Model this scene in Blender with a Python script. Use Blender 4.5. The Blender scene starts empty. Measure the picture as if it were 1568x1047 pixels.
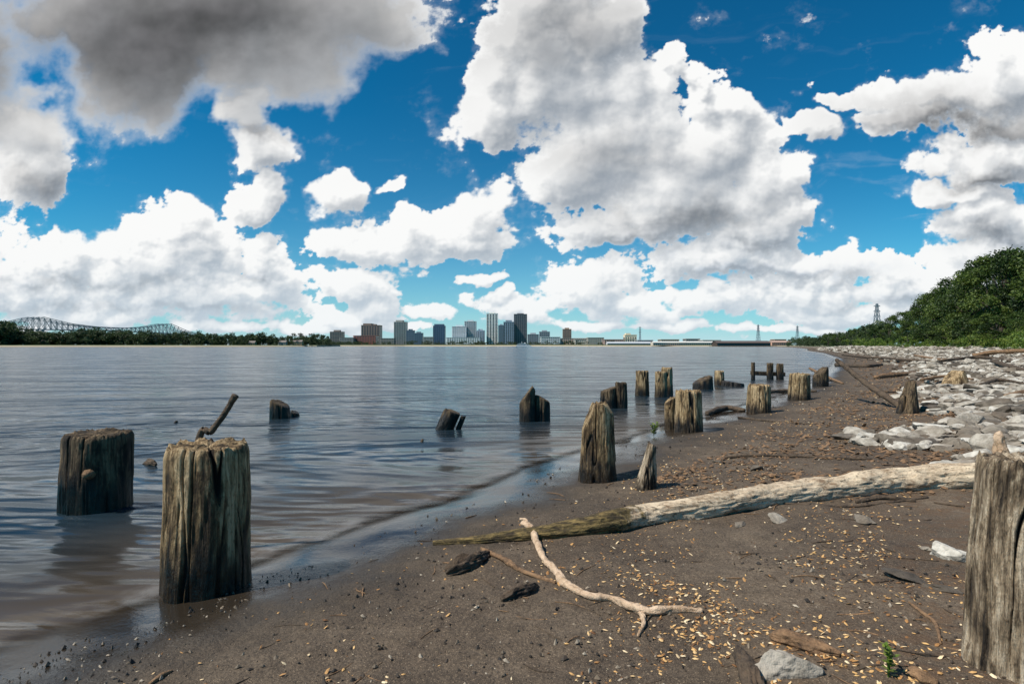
import bpy, bmesh, math
import numpy as np
rng=np.random.default_rng(7)
F0=871.0; CX=784.0; HY=530.0; EYE=1.0
sc=bpy.context.scene
sc.view_settings.view_transform='Standard'
try: sc.view_settings.look='None'
except Exception: pass
sc.view_settings.exposure=0

# ---------------------------------------------------------------- noise
def _h(ix,iy,iz,seed):
    with np.errstate(over='ignore'):
        a=(ix.astype(np.int64).astype(np.uint32)*np.uint32(374761393)+iy.astype(np.int64).astype(np.uint32)*np.uint32(668265263)
           +iz.astype(np.int64).astype(np.uint32)*np.uint32(2246822519)+np.uint32((seed*3266489917)&0xffffffff))
        a^=a>>np.uint32(15); a*=np.uint32(2246822519); a^=a>>np.uint32(13); a*=np.uint32(3266489917); a^=a>>np.uint32(16)
    return a
def perlin2(x,y,seed=0):
    x=np.asarray(x,float); y=np.asarray(y,float)
    x0=np.floor(x); y0=np.floor(y); fx=x-x0; fy=y-y0
    z=np.zeros_like(x0)
    u=fx*fx*fx*(fx*(fx*6-15)+10); v=fy*fy*fy*(fy*(fy*6-15)+10)
    def g(dx,dy):
        a=_h(x0+dx,y0+dy,z,seed)*(2*math.pi/4294967296.0)
        return np.cos(a)*(fx-dx)+np.sin(a)*(fy-dy)
    n0=g(0,0)*(1-u)+g(1,0)*u; n1=g(0,1)*(1-u)+g(1,1)*u
    return (n0*(1-v)+n1*v)*1.5
def perlin3(x,y,z,seed=0):
    x,y,z=np.broadcast_arrays(np.asarray(x,float),np.asarray(y,float),np.asarray(z,float))
    x0=np.floor(x);y0=np.floor(y);z0=np.floor(z);fx=x-x0;fy=y-y0;fz=z-z0
    s=lambda t:t*t*(3-2*t)
    u=s(fx);v=s(fy);w=s(fz); r=0
    for dx in(0,1):
        for dy in(0,1):
            for dz in(0,1):
                val=_h(x0+dx,y0+dy,z0+dz,seed)/2147483648.0-1
                r=r+val*(u if dx else 1-u)*(v if dy else 1-v)*(w if dz else 1-w)
    return r
def fbm(x,y,o=5,seed=0,gain=.5):
    r=0;a=1;t=0
    for i in range(o):
        r=r+a*perlin2(x*2.03**i+i*17.3,y*2.03**i-i*9.1,seed+i); t+=a; a*=gain
    return r/t*1.4
def worley(x,y,seed=0):
    x0=np.floor(x);y0=np.floor(y);z=np.zeros_like(x0); best=np.full(x.shape,9.)
    for dx in(-1,0,1):
        for dy in(-1,0,1):
            a=_h(x0+dx,y0+dy,z,seed)/4294967296.; b=_h(x0+dx,y0+dy,z,seed+77)/4294967296.
            best=np.minimum(best,(x0+dx+a-x)**2+(y0+dy+b-y)**2)
    return best
def sstep(a,b,x):
    t=np.clip((x-a)/(b-a),0,1); return t*t*(3-2*t)

# ---------------------------------------------------------------- terrain
SH=np.array([(-60,-45),(-8,-3.2),(-2.6,1.15),(-1.62,1.8),(-1.31,2.16),(-1.142,2.50),(-.694,3.25),(-.11,4.05),(.64,5.2),(1.53,6.45),(3.2,8.54),(5.5,11.6),
             (8.2,15.5),(14,25),(24.8,43.5),(43,79),(64,124),(120,232),(215,435),(330,700),(900,2000),(9000,20500)],float)
def shore(x,y):
    x=np.asarray(x,float);y=np.asarray(y,float)
    best=np.full(x.shape,1e18); sg=np.ones(x.shape)
    for i in range(len(SH)-1):
        ax,ay=SH[i];bx,by=SH[i+1];dx,dy=bx-ax,by-ay;L=dx*dx+dy*dy
        t=np.clip(((x-ax)*dx+(y-ay)*dy)/L,0,1)
        ex=x-ax-t*dx;ey=y-ay-t*dy;d=ex*ex+ey*ey
        m=d<best; best=np.where(m,d,best); sg=np.where(m,np.where(dx*ey-dy*ex<0,1.,-1.),sg)
    return np.sqrt(best)*sg
def wig(x,y):
    return shore(x,y)+(.12*fbm(x*.9,y*.9,4,55))*np.clip(1-np.hypot(x,y)/60,0,1)
def ground_z(x,y,d=None):
    x=np.asarray(x,float);y=np.asarray(y,float)
    if d is None: d=wig(x,y)
    z=np.interp(d,[-40,-12,-1,0,2.5,5,9,14,60,400],[-3,-1.4,-.1,0,.165,.42,.82,1.0,1.5,2.5])
    near=np.clip(1-np.hypot(x,y)/80,0,1)
    k=np.clip(d*2+.2,0,1)*near
    return z+k*(.026*fbm(x*1.3,y*1.3,4,3)+.009*fbm(x*6,y*6,3,9))
def sight(px,py):
    u=(px-CX)/F0;v=(HY-py)/F0
    Y=np.geomspace(.6,300,2500); g=np.maximum(ground_z(u*Y,Y),0)
    b=(EYE+v*Y)<g; i=int(np.argmax(b)) if b.any() else len(Y)-1
    return u*Y[i],Y[i],g[i]
def WX(px,Y): return (px-CX)/F0*Y
def WZ(py,Y): return EYE+(HY-py)/F0*Y

# ---------------------------------------------------------------- mesh helpers
def mk(name,V,faces,mats,attrs=None,cols=None,smooth=False,loc=(0,0,0),parent=None):
    if not isinstance(faces,list): faces=[(faces,0)]
    if not isinstance(mats,(list,tuple)): mats=[mats]
    me=bpy.data.meshes.new(name); V=np.asarray(V,np.float32)
    loops=np.concatenate([np.asarray(f).ravel() for f,_ in faces]).astype(np.int32)
    tot=np.concatenate([np.full(len(f),np.asarray(f).shape[1]) for f,_ in faces]).astype(np.int32)
    mi=np.concatenate([np.full(len(f),m) for f,m in faces]).astype(np.int32)
    st=np.concatenate([[0],np.cumsum(tot)[:-1]]).astype(np.int32)
    me.vertices.add(len(V)); me.vertices.foreach_set('co',V.ravel())
    me.loops.add(len(loops)); me.loops.foreach_set('vertex_index',loops)
    me.polygons.add(len(tot)); me.polygons.foreach_set('loop_start',st); me.polygons.foreach_set('loop_total',tot)
    me.update(calc_edges=True)
    for m in mats: me.materials.append(m)
    me.polygons.foreach_set('material_index',mi)
    me.polygons.foreach_set('use_smooth',np.full(len(tot),bool(smooth)))
    for k,a in (attrs or {}).items():
        at=me.attributes.new(k,'FLOAT','POINT'); at.data.foreach_set('value',np.asarray(a,np.float32).ravel())
    for k,a in (cols or {}).items():
        at=me.attributes.new(k,'FLOAT_COLOR','POINT'); at.data.foreach_set('color',np.asarray(a,np.float32).ravel())
    me.update()
    ob=bpy.data.objects.new(name,me); ob.location=loc; sc.collection.objects.link(ob)
    if parent: ob.parent=parent
    return ob
def gridF(nu,nv,wrap=False,off=0):
    i=np.arange(nu if wrap else nu-1); j=np.arange(nv-1); I,J=np.meshgrid(i,j)
    I=I.ravel();J=J.ravel();I2=(I+1)%nu
    return np.stack([J*nu+I,J*nu+I2,(J+1)*nu+I2,(J+1)*nu+I],1)+off
class Acc:
    def __init__(s): s.V=[];s.F=[];s.n=0;s.A={}
    def add(s,V,F,mi=0,**attr):
        V=np.asarray(V,float); F=np.asarray(F)
        s.V.append(V); s.F.append((F+s.n,mi)); s.n+=len(V)
        for k,a in attr.items():
            s.A.setdefault(k,[]).append(np.broadcast_to(np.asarray(a,float),(len(V),)))
    def box(s,x0,x1,y0,y1,z0,z1,mi=0,**a):
        V=[(x,y,z) for z in(z0,z1) for y in(y0,y1) for x in(x0,x1)]
        s.add(V,[(0,2,3,1),(4,5,7,6),(0,1,5,4),(2,6,7,3),(0,4,6,2),(1,3,7,5)],mi,**a)
    def beam(s,p,q,w,mi=0,**a):
        p=np.array(p,float);q=np.array(q,float);d=q-p;d/=np.linalg.norm(d)+1e-9
        up=np.array([0,0,1.]) if abs(d[2])<.9 else np.array([1.,0,0])
        a1=np.cross(d,up);a1/=np.linalg.norm(a1);b=np.cross(d,a1);w/=2
        V=[c+sx*a1*w+sy*b*w for c in(p,q) for sx,sy in((-1,-1),(1,-1),(1,1),(-1,1))]
        s.add(V,[(0,1,2,3),(7,6,5,4),(0,4,5,1),(1,5,6,2),(2,6,7,3),(3,7,4,0)],mi,**a)
    def make(s,name,mats,**k):
        return mk(name,np.concatenate(s.V),s.F,mats,attrs={q:np.concatenate(v) for q,v in s.A.items()},**k)
def catmull(P,n):
    P=np.asarray(P,float); Q=np.vstack([2*P[0]-P[1],P,2*P[-1]-P[-2]]); out=[]
    for i in range(len(P)-1):
        t=np.linspace(0,1,n,endpoint=False)[:,None]; a,b,c,d=Q[i],Q[i+1],Q[i+2],Q[i+3]
        out.append(.5*((2*b)+(-a+c)*t+(2*a-5*b+4*c-d)*t*t+(-a+3*b-3*c+d)*t**3))
    return np.vstack(out+[P[-1:]])
def tube(P,R,n=12,seg=14,seed=0,rough=.12,caps=True,fine=0.):
    PR=catmull(np.hstack([np.asarray(P,float),np.asarray(R,float)[:,None]]),n)
    P=PR[:,:3];R=np.maximum(PR[:,3],1e-4); T=np.gradient(P,axis=0);T/=np.linalg.norm(T,axis=1)[:,None]+1e-9
    up=np.array([0,0,1.]) if abs(T[0,2])<.9 else np.array([1.,0,0])
    A=np.cross(T,up);A/=np.linalg.norm(A,axis=1)[:,None]+1e-9;B=np.cross(A,T)
    th=np.linspace(0,2*math.pi,seg,endpoint=False)
    L=np.concatenate([[0],np.cumsum(np.linalg.norm(np.diff(P,axis=0),axis=1))])
    c,s=np.cos(th),np.sin(th); rm=R.mean()
    k=1+rough*(perlin3(c[None]*1.3+seed,s[None]*1.3,L[:,None]/rm*.35,seed)+.6*perlin3(c[None]*3.5,s[None]*3.5+seed,L[:,None]/rm*.8,seed+4))
    if fine:
        g=perlin3(c[None]*5,s[None]*5+seed,L[:,None]/rm*.22,seed+8);k=k-fine*np.clip(1-np.abs(g)*5,0,1)+fine*.5*perlin3(c[None]*9,s[None]*9,L[:,None]/rm*1.6,seed+2)
    V=P[:,None]+(A[:,None]*c[None,:,None]+B[:,None]*s[None,:,None])*(R[:,None]*k)[:,:,None]
    V=V.reshape(-1,3);F=[gridF(seg,len(P),True)]
    if caps:
        n0=len(V);V=np.vstack([V,P[0]-T[0]*R[0]*.25,P[-1]+T[-1]*R[-1]*.25])
        i=np.arange(seg);j=(i+1)%seg;b=(len(P)-1)*seg
        F.append(np.concatenate([np.stack([j,i,np.full(seg,n0)],1),np.stack([b+i,b+j,np.full(seg,n0+1)],1)]))
    return V,F,L
def addtube(acc,P,R,mi=0,attr=None,**k):
    V,F,L=tube(P,R,**k); o=acc.n
    at={q:np.full(len(V),v) for q,v in (attr or {}).items()}
    acc.V.append(V)
    for f in F: acc.F.append((f+o,mi))
    acc.n+=len(V)
    for q,v in at.items(): acc.A.setdefault(q,[]).append(v)

# ---------------------------------------------------------------- material helper
class Mat:
    def __init__(s,name,world=False):
        if world: s.m=bpy.data.worlds.new(name)
        else: s.m=bpy.data.materials.new(name)
        s.m.use_nodes=True; s.t=s.m.node_tree; s.t.nodes.clear()
        s.out=s.t.nodes.new('ShaderNodeOutputWorld' if world else 'ShaderNodeOutputMaterial')
    def n(s,ty,ins=None,out=0,**props):
        nd=s.t.nodes.new(ty)
        for k,v in props.items(): setattr(nd,k,v)
        for k,v in (ins or {}).items():
            if isinstance(v,bpy.types.NodeSocket): s.t.links.new(v,nd.inputs[k])
            else:
                nd.inputs[k].default_value=v
        return nd.outputs[out]
    def surf(s,x): s.t.links.new(x,s.out.inputs[0])
    def attr(s,nm,o=2): return s.n('ShaderNodeAttribute',attribute_name=nm,out=o)
    def obj(s): return s.n('ShaderNodeTexCoord',out=3)
    def pos(s): return s.n('ShaderNodeNewGeometry',out=0)
    def scale(s,v,x,y,z): return s.n('ShaderNodeVectorMath',{0:v,1:(x,y,z)},operation='MULTIPLY')
    def noise(s,v,sc_,det=4,ro=.55,dist=0): return s.n('ShaderNodeTexNoise',{'Vector':v,'Scale':sc_,'Detail':det,'Roughness':ro,'Distortion':dist})
    def m2(s,op,a,b=0.): return s.n('ShaderNodeMath',{0:a,1:b},operation=op)
    def rng(s,v,a,b,c=0.,d=1.): return s.n('ShaderNodeMapRange',{0:v,1:a,2:b,3:c,4:d},interpolation_type='SMOOTHSTEP')
    def mix(s,f,a,b,bt='MIX'):
        nd=s.t.nodes.new('ShaderNodeMix');nd.data_type='RGBA';nd.blend_type=bt
        for k,v in((0,f),(6,a),(7,b)):
            if isinstance(v,bpy.types.NodeSocket): s.t.links.new(v,nd.inputs[k])
            else: nd.inputs[k].default_value=v if k==0 else (*v,1)
        return nd.outputs[2]
    def ramp(s,f,st):
        nd=s.t.nodes.new('ShaderNodeValToRGB'); cr=nd.color_ramp
        while len(cr.elements)<len(st): cr.elements.new(.5)
        for e,(p,c) in zip(cr.elements,st): e.position=p; e.color=(*c,1)
        s.t.links.new(f,nd.inputs[0]); return nd.outputs[0]
    def bump(s,h,st,dist=.01,nrm=None):
        i={'Height':h,'Strength':st,'Distance':dist}
        if nrm: i['Normal']=nrm
        return s.n('ShaderNodeBump',i)
    def pr(s,col,rough=.8,nrm=None,**k):
        i={'Base Color':col if isinstance(col,bpy.types.NodeSocket) else (*col,1),'Roughness':rough}
        if nrm: i['Normal']=nrm
        i.update(k); return s.n('ShaderNodeBsdfPrincipled',i)

# ---- materials
def mat_sand():
    M=Mat('sand');p=M.pos();d=M.attr('shore')
    n1=M.noise(p,1.5,5,.62);n2=M.noise(p,14,5,.65);n3=M.noise(p,90,3,.6);n4=M.noise(p,260,2,.6)
    dry=M.ramp(n1,[(.3,(.066,.045,.029)),(.5,(.120,.086,.056)),(.7,(.185,.138,.093))])
    dry=M.mix(M.rng(n2,.35,.65,0,.65),dry,M.mix(1,dry,(.52,.50,.48),'MULTIPLY'))
    dry=M.mix(M.rng(n3,.38,.66),dry,M.mix(1,dry,(.60,.58,.56),'MULTIPLY'))
    dry=M.mix(M.m2('MULTIPLY',M.rng(n4,.60,.68),.7),dry,(.42,.31,.20))
    dn=M.m2('ADD',d,M.m2('MULTIPLY',M.m2('SUBTRACT',n1,.5),.9))
    wet=M.rng(dn,.15,1.05)
    c=M.mix(wet,(.030,.023,.016),dry)
    up=M.rng(d,1.9,3.2); c=M.mix(M.m2('MULTIPLY',up,M.rng(n2,.44,.60)),c,(.14,.078,.038))
    c=M.mix(M.rng(d,3,4.5),c,M.ramp(n2,[(.35,(.08,.06,.042)),(.65,(.23,.19,.145))]))
    c=M.mix(M.rng(d,9,11.5),c,M.ramp(n2,[(.3,(.035,.06,.015)),(.7,(.08,.12,.03))]))
    ro=M.rng(dn,.15,.7,.10,.9)
    bs=M.rng(dn,.08,.6,.05,.65)
    b=M.bump(n2,bs,.03);b=M.bump(n3,bs,.009,b);b=M.bump(n4,bs,.003,b)
    M.surf(M.pr(c,ro,b));return M.m
def mat_water():
    M=Mat('river_water');p=M.pos();d=M.attr('shore')
    nc=M.noise(M.scale(p,.35,1.2,1),.9,4,.55)
    c=M.mix(M.rng(d,-1.7,-.05),(.016,.030,.042),(.085,.064,.044))
    c=M.mix(M.rng(nc,.35,.68,0,.6),c,M.mix(1,c,(.5,.5,.5),'MULTIPLY'))
    fn=M.noise(p,1.7,5,.6,.6)
    dd=M.m2('ADD',d,M.m2('MULTIPLY',M.m2('SUBTRACT',fn,.5),.45))
    band=M.m2('MULTIPLY',M.rng(dd,-.34,-.16),M.rng(dd,-.04,-.15))
    foam=M.m2('MULTIPLY',band,M.rng(M.noise(p,2.1,5,.65),.42,.68,0,.35))
    c=M.mix(foam,c,(.5,.5,.5))
    w1=M.noise(M.scale(p,.5,1.3,1),.8,3,.5,.5)
    w2=M.noise(M.scale(p,.6,1.7,1),4.,4,.6,.6)
    w3=M.noise(M.scale(p,.13,.34,1),1,5,.66,.4)
    w4=M.noise(M.scale(p,.6,2.0,1),1.6,4,.6,.4)
    b=M.bump(w1,.6,.055);b=M.bump(w2,.5,.009,b);b=M.bump(w4,.4,.026,b);b=M.bump(w3,.8,.5,b)
    ro=M.m2('ADD',M.rng(nc,.35,.65,.13,.28),M.m2('MULTIPLY',foam,.4))
    s=M.pr(c,ro,b,**{'IOR':1.33,'Specular IOR Level':.5,'Specular Tint':(.88,.96,1.0,1)})
    tr=M.n('ShaderNodeBsdfTransparent')
    M.surf(M.n('ShaderNodeMixShader',{0:M.rng(dd,-.24,-.02,0,.92),1:s,2:tr}));return M.m
def mat_wood(name,lo,mid,hi,zwet=.1):
    M=Mat(name);o=M.obj();p=M.pos()
    r=M.n('ShaderNodeObjectInfo',out=5)
    v=M.n('ShaderNodeVectorMath',{0:o,1:M.n('ShaderNodeCombineXYZ',{0:r,1:r,2:r})},operation='ADD')
    g=M.noise(M.scale(v,1,1,.05),75,5,.7,.35); g2=M.noise(M.scale(v,1,1,.3),12,5,.62,.5);g3=M.noise(M.scale(v,1,1,.5),70,3,.6)
    f=M.m2('ADD',M.m2('MULTIPLY',g,.55),M.m2('MULTIPLY',g2,.45))
    c=M.ramp(f,[(.38,lo),(.48,mid),(.60,hi)])
    c=M.mix(M.rng(g3,.5,.68,0,.75),c,M.mix(1,c,(.38,.33,.28),'MULTIPLY'))
    c=M.mix(M.rng(g2,.38,.5,.85,0),c,M.mix(1,c,(.30,.27,.23),'MULTIPLY'))
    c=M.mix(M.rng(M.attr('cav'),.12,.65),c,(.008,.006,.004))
    z=M.n('ShaderNodeSeparateXYZ',{0:p},out=2)
    zz=M.m2('ADD',z,M.m2('MULTIPLY',M.m2('SUBTRACT',g2,.5),.30))
    wt=M.rng(zz,zwet,zwet+.18)
    c=M.mix(wt,M.mix(1,c,(.13,.11,.085),'MULTIPLY'),c)
    b=M.bump(g,1.,.018);b=M.bump(g3,.8,.007,b)
    M.surf(M.pr(c,M.rng(zz,zwet,zwet+.13,.4,.88),b));return M.m
def mat_drift(name,lo,hi,moss=True,st=(1,1,1),dark=0.):
    M=Mat(name);p=M.pos()
    g=M.noise(M.scale(p,*st),34,5,.7,.5);g2=M.noise(p,9,5,.65);g3=M.noise(p,110,2,.5)
    f=M.m2('ADD',M.m2('MULTIPLY',g,.55),M.m2('MULTIPLY',g2,.45))
    c=M.ramp(f,[(.38,lo),(.47,tuple((a+b)/2 for a,b in zip(lo,hi))),(.58,hi)])
    if dark: c=M.mix(M.rng(g,.54,.63,0,dark),c,(.085,.048,.022))
    if moss:
        mo=M.m2('ADD',M.attr('moss'),M.m2('MULTIPLY',M.m2('SUBTRACT',g2,.5),2.2))
        c=M.mix(M.rng(mo,.35,.65),c,M.ramp(g,[(.36,(.03,.02,.010)),(.48,(.085,.06,.022)),(.64,(.26,.18,.065))]))
    b=M.bump(g,.9,.016);b=M.bump(g3,.5,.004,b)
    M.surf(M.pr(c,.85,b));return M.m
def mat_rnd(name,stops,rough=.9,scale=12,bs=.5,bd=.01,var=.35,mud_and_sides=False):
    M=Mat(name);p=M.pos();r=M.attr('rnd');n=M.noise(p,scale,5,.65)
    c=M.ramp(r,stops)
    c=M.mix(M.rng(n,.35,.7,0,var),c,M.mix(1,c,(.35,.33,.3),'MULTIPLY'))
    if mud_and_sides:
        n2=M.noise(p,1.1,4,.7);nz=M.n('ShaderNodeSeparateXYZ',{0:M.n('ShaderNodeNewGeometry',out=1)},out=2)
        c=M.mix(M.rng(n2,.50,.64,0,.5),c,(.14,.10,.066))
        c=M.mix(M.rng(nz,.35,.0,0,.5),c,(.09,.07,.05))  # steep and downward faces mixed toward a darker brown
    M.surf(M.pr(c,rough,M.bump(n,bs,bd)));return M.m
def mat_leaf(name,stops):
    M=Mat(name);r=M.attr('rnd');c=M.ramp(r,stops)
    a=M.pr(c,.6);t=M.n('ShaderNodeBsdfTranslucent',{0:c})
    M.surf(M.n('ShaderNodeMixShader',{0:.3,1:a,2:t}));return M.m
def mat_plain(name,c,rough=.8,sc_=.05,v=.25):
    M=Mat(name);n=M.noise(M.pos(),sc_,4,.6)
    M.surf(M.pr(M.mix(M.rng(n,.3,.7,0,v),c,tuple(q*.55 for q in c)),rough));return M.m
m_sand=mat_sand();m_water=mat_water()
m_pile=mat_wood('weathered_piling_wood',(.05,.030,.013),(.27,.175,.08),(.64,.47,.27),.08)
m_pile_d=mat_wood('dark_piling_wood',(.018,.012,.006),(.08,.052,.026),(.26,.18,.10),.10)
m_pile_g=mat_wood('grey_piling_wood',(.045,.030,.018),(.31,.225,.14),(.70,.57,.41),.02)
m_log=mat_drift('driftwood_bark',(.24,.155,.09),(.84,.68,.48),True,(.45,1.2,1.2),.85)
m_branch=mat_drift('bare_branch_wood',(.32,.20,.11),(.74,.54,.37),False)
m_dark=mat_drift('dark_driftwood',(.015,.010,.007),(.13,.088,.055),False)
m_brown=mat_drift('brown_driftwood',(.05,.028,.015),(.30,.175,.09),False)
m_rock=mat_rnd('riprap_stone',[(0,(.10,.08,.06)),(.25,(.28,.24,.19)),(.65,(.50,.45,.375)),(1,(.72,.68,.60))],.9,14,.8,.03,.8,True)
m_chip=mat_rnd('wood_chip',[(0,(.12,.05,.018)),(.3,(.42,.21,.07)),(.7,(.72,.44,.17)),(1,(.85,.70,.46))],.75,200,.2,.001,.1)
m_peb=mat_rnd('pebble',[(0,(.014,.011,.009)),(.5,(.06,.042,.028)),(.8,(.25,.19,.13)),(1,(.5,.42,.32))],.7,60,.4,.003,.4)
m_leaf=mat_leaf('tree_leaves',[(0,(.014,.030,.006)),(.5,(.045,.088,.012)),(1,(.14,.19,.032))])
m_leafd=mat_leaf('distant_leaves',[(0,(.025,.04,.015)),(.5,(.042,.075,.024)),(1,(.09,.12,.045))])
m_weed=mat_leaf('weed_leaves',[(0,(.04,.08,.012)),(.5,(.11,.19,.02)),(1,(.25,.30,.05))])
m_trunk=mat_plain('trunk_bark',(.07,.055,.04),.9,3,.6)

# ---------------------------------------------------------------- ground & water
def graded(lo,hi,c,a,n):
    t=np.linspace(np.arcsinh((lo-c)/a),np.arcsinh((hi-c)/a),n); return c+a*np.sinh(t)
gx=graded(-9000,12000,.8,2.6,820);gy=graded(-400,20000,2.6,1.8,700)
X,Y=np.meshgrid(gx,gy);D=wig(X,Y)
Z=ground_z(X,Y,D)
mk('ground',np.stack([X,Y,Z],2).reshape(-1,3),gridF(len(gx),len(gy)),m_sand,attrs={'shore':D},smooth=True)
gx=graded(-9000,12000,-.3,3,420);gy=graded(-400,20000,3,2.5,380)
X,Y=np.meshgrid(gx,gy);D=wig(X,Y)
mk('river_water',np.stack([X,Y,0*X],2).reshape(-1,3),gridF(len(gx),len(gy)),m_water,attrs={'shore':D},smooth=True)

# ---------------------------------------------------------------- pilings
def piling(acc,cx,cy,zb,r,h,seed,planes=(),lean=(0,0),flare=.08,crack=1.,ecc=1.,NA=120,NZ=44,dip=.03,jag=.02):
    th=np.linspace(0,2*math.pi,NA,endpoint=False);c,s=np.cos(th),np.sin(th)
    def topz(x,y):
        t=h+jag*perlin2(x/r*2.2+seed,y/r*2.2,seed)+jag*.8*perlin2(x/r*6,y/r*6+seed,seed+2)+jag*.5*perlin2(x/r*14,y/r*14+seed,seed+2)
        for nx,ny,off in planes: t=np.minimum(t,h*off+h*(nx*x+ny*y)/r)
        return t
    def rad(z):
        zz=z/r
        w=.12*perlin3(c*4,s*4,zz*1.2+seed,seed+31)
        g=perlin3(c*2.6+seed+w,s*2.6+w,zz*.12,seed); gr=np.clip(1-np.abs(g)*13,0,1)**.8
        g2=perlin3(c*6+seed+w,s*6+w,zz*.22,seed+5); gr2=np.clip(1-np.abs(g2)*8,0,1)
        m=np.clip(perlin3(c*1.5,s*1.5,zz*.35+seed,seed+9)*1.6+.8,0,1)
        m2=np.clip(perlin3(c*2.5,s*2.5,zz*.6+seed,seed+19)*2+.6,0,1)
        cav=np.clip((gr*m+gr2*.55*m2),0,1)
        k=1+.06*perlin3(c*1.2,s*1.2,zz*.4+seed,seed+3)+.03*perlin3(c*4,s*4,zz*.9,seed+6)+.018*perlin3(c*11,s*11,zz*1.8,seed+16)-crack*(.16*gr*m+.06*gr2*m2)
        return k,cav
    V=[];A=[]
    base=-.35
    for j in range(NZ):
        f=j/(NZ-1)
        x0=r*c*ecc;y0=r*s
        zt=topz(x0*.97,y0*.97); z=base+(zt-base)*f
        k,cav=rad(z)
        fl=1+flare*np.clip(1-z/h,0,1.2)
        e=1-.06*max(0,f-.97)/.03
        V.append(np.stack([x0*k*fl*e+lean[0]*z,y0*k*fl*e+lean[1]*z,z],1));A.append(cav)
    for q in(.86,.68,.5,.32,.16,.0):
        x0=r*c*ecc*q;y0=r*s*q;z=topz(x0,y0)-dip*h*(1-q)*.8
        k,cav=rad(np.full(NA,h))
        k=1+(k-1)*q
        z=z-.08*r*np.clip(cav,0,1)*q
        V.append(np.stack([x0*k+lean[0]*z,y0*k+lean[1]*z,z],1));A.append(cav*.9*q+.5*np.clip(perlin2(x0/r*5,y0/r*5,seed),0,1))
    V=np.concatenate(V)+np.array([cx,cy,zb])
    acc.add(V,gridF(NA,NZ+6,True),0,cav=np.concatenate(A))
def piling_obj(name,specs,mat,extra=None):
    a=Acc(); c0=None
    for sp in specs:
        px,by,ty,w=sp[:4];k=sp[4] if len(sp)>4 else {}
        x,y,z=sight(px,by); yc=y;w=w/math.sqrt(1+((px-CX)/F0)**2)
        for _ in range(3):
            r=w/2/F0*yc; yc=y+r*.85
        x=WX(px,yc); h=WZ(ty,yc)-z
        if c0 is None: c0=np.array([x,yc,z])
        piling(a,x-c0[0],yc-c0[1],z-c0[2],r,h,int(px)%97+3,**k)
        if extra: extra(a,x-c0[0],yc-c0[1],z-c0[2],r,h); extra=None
    return a.make(name,mat if isinstance(mat,list) else [mat],smooth=True,loc=tuple(c0))
def bolt(a,x,y,z,r,h):
    V,F,L=tube([(x+.07,y-r*.8,z+h*.50),(x+.075,y-r*1.0,z+h*.52),(x+.08,y-r*1.18,z+h*.52)],[.030,.03,.020],n=4,seg=14,seed=3)
    o=a.n;a.V.append(V);[a.F.append((f+o,1)) for f in F];a.n+=len(V);a.A['cav'].append(np.zeros(len(V)))
P='timber_piling'
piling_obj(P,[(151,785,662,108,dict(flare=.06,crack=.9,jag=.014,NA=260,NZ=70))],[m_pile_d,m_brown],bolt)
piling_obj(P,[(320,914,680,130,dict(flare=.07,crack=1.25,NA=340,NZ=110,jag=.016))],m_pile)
piling_obj('broken_piling_stub',[(429,641,612,30,dict(planes=((-.25,0,.85),),jag=.01)),(452,637,629,14,dict(planes=((-.5,0,.9),)))],m_pile_d)
piling_obj('broken_piling_stub',[(681,658,626,27,dict(lean=(.45,0),planes=((-.15,0,.9),))),(702,657,638,8,dict(lean=(.4,0),))],m_pile_d)
piling_obj(P,[(808,646,588,24,dict(planes=((.28,0,.78),(-.25,0,1.1)),jag=.03)),(829,645,606,26,dict(planes=((-.2,0,.95),)))],m_pile_d)
piling_obj(P,[(932,625,592,24,dict(planes=((.12,0,.9),))),(951,625,586,18,{})],m_pile_d)
piling_obj(P,[(983,606,568,20,{})],m_pile)
piling_obj(P,[(1012,608,569,18,{}),(1021,605,563,17,{})],m_pile)
piling_obj(P,[(1054,662,598,41,dict(crack=1.2,NA=180)),(1026,657,608,17,dict(planes=((.15,0,.95),)))],m_pile)
piling_obj('split_timber_piling',[(915,738,617,44,dict(flare=.32,planes=((.45,0,1.12),(-.3,.1,1.18)),crack=1.1,jag=.012,NA=240,NZ=70))],m_pile)
piling_obj('pointed_timber_stake',[(987,750,670,27,dict(flare=.35,planes=((.75,0,.62),(-.12,0,.95)),lean=(.05,0),NA=160))],m_pile_g)
piling_obj(P,[(1076,596,576,30,dict(planes=((.35,0,.8),)))],m_pile_d)
piling_obj(P,[(1101,590,568,15,{})],m_pile)
piling_obj(P,[(1122,592,583,34,dict(planes=((-.3,0,.8),))) ],m_pile_d)
piling_obj(P,[(1162,633,589,36,{})],m_pile)
piling_obj(P,[(1224,613,572,33,{})],m_pile)
piling_obj(P,[(1153,582,555,6,{})],m_pile_d)
piling_obj(P,[(1179,581,556,10,{})],m_pile_d)
piling_obj(P,[(1194,581,557,11,{})],m_pile_d)
piling_obj('tree_stump',[(1390,634,584,26,dict(flare=.35,planes=((.8,0,.75),),crack=1.4)),(1379,634,604,13,dict(flare=.3,planes=((.6,0,.7),)))],m_pile_d)
piling_obj(P,[(1256,592,562,24,dict(planes=((.3,0,.8),)))],m_pile_d)
piling_obj('tree_stump',[(1462,592,566,30,dict(flare=.5,planes=((.5,0,.8),(-.3,0,1.1))))],m_pile)
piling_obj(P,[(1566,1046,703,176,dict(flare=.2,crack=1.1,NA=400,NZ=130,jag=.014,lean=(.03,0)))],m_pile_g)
a=Acc()
y=sight(1170,580)[1]
a.beam((WX(1150,y),y,WZ(571,y)),(WX(1201,y),y,WZ(573,y)),.12,cav=0)
a.make('timber_rail',[m_pile_d])

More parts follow.
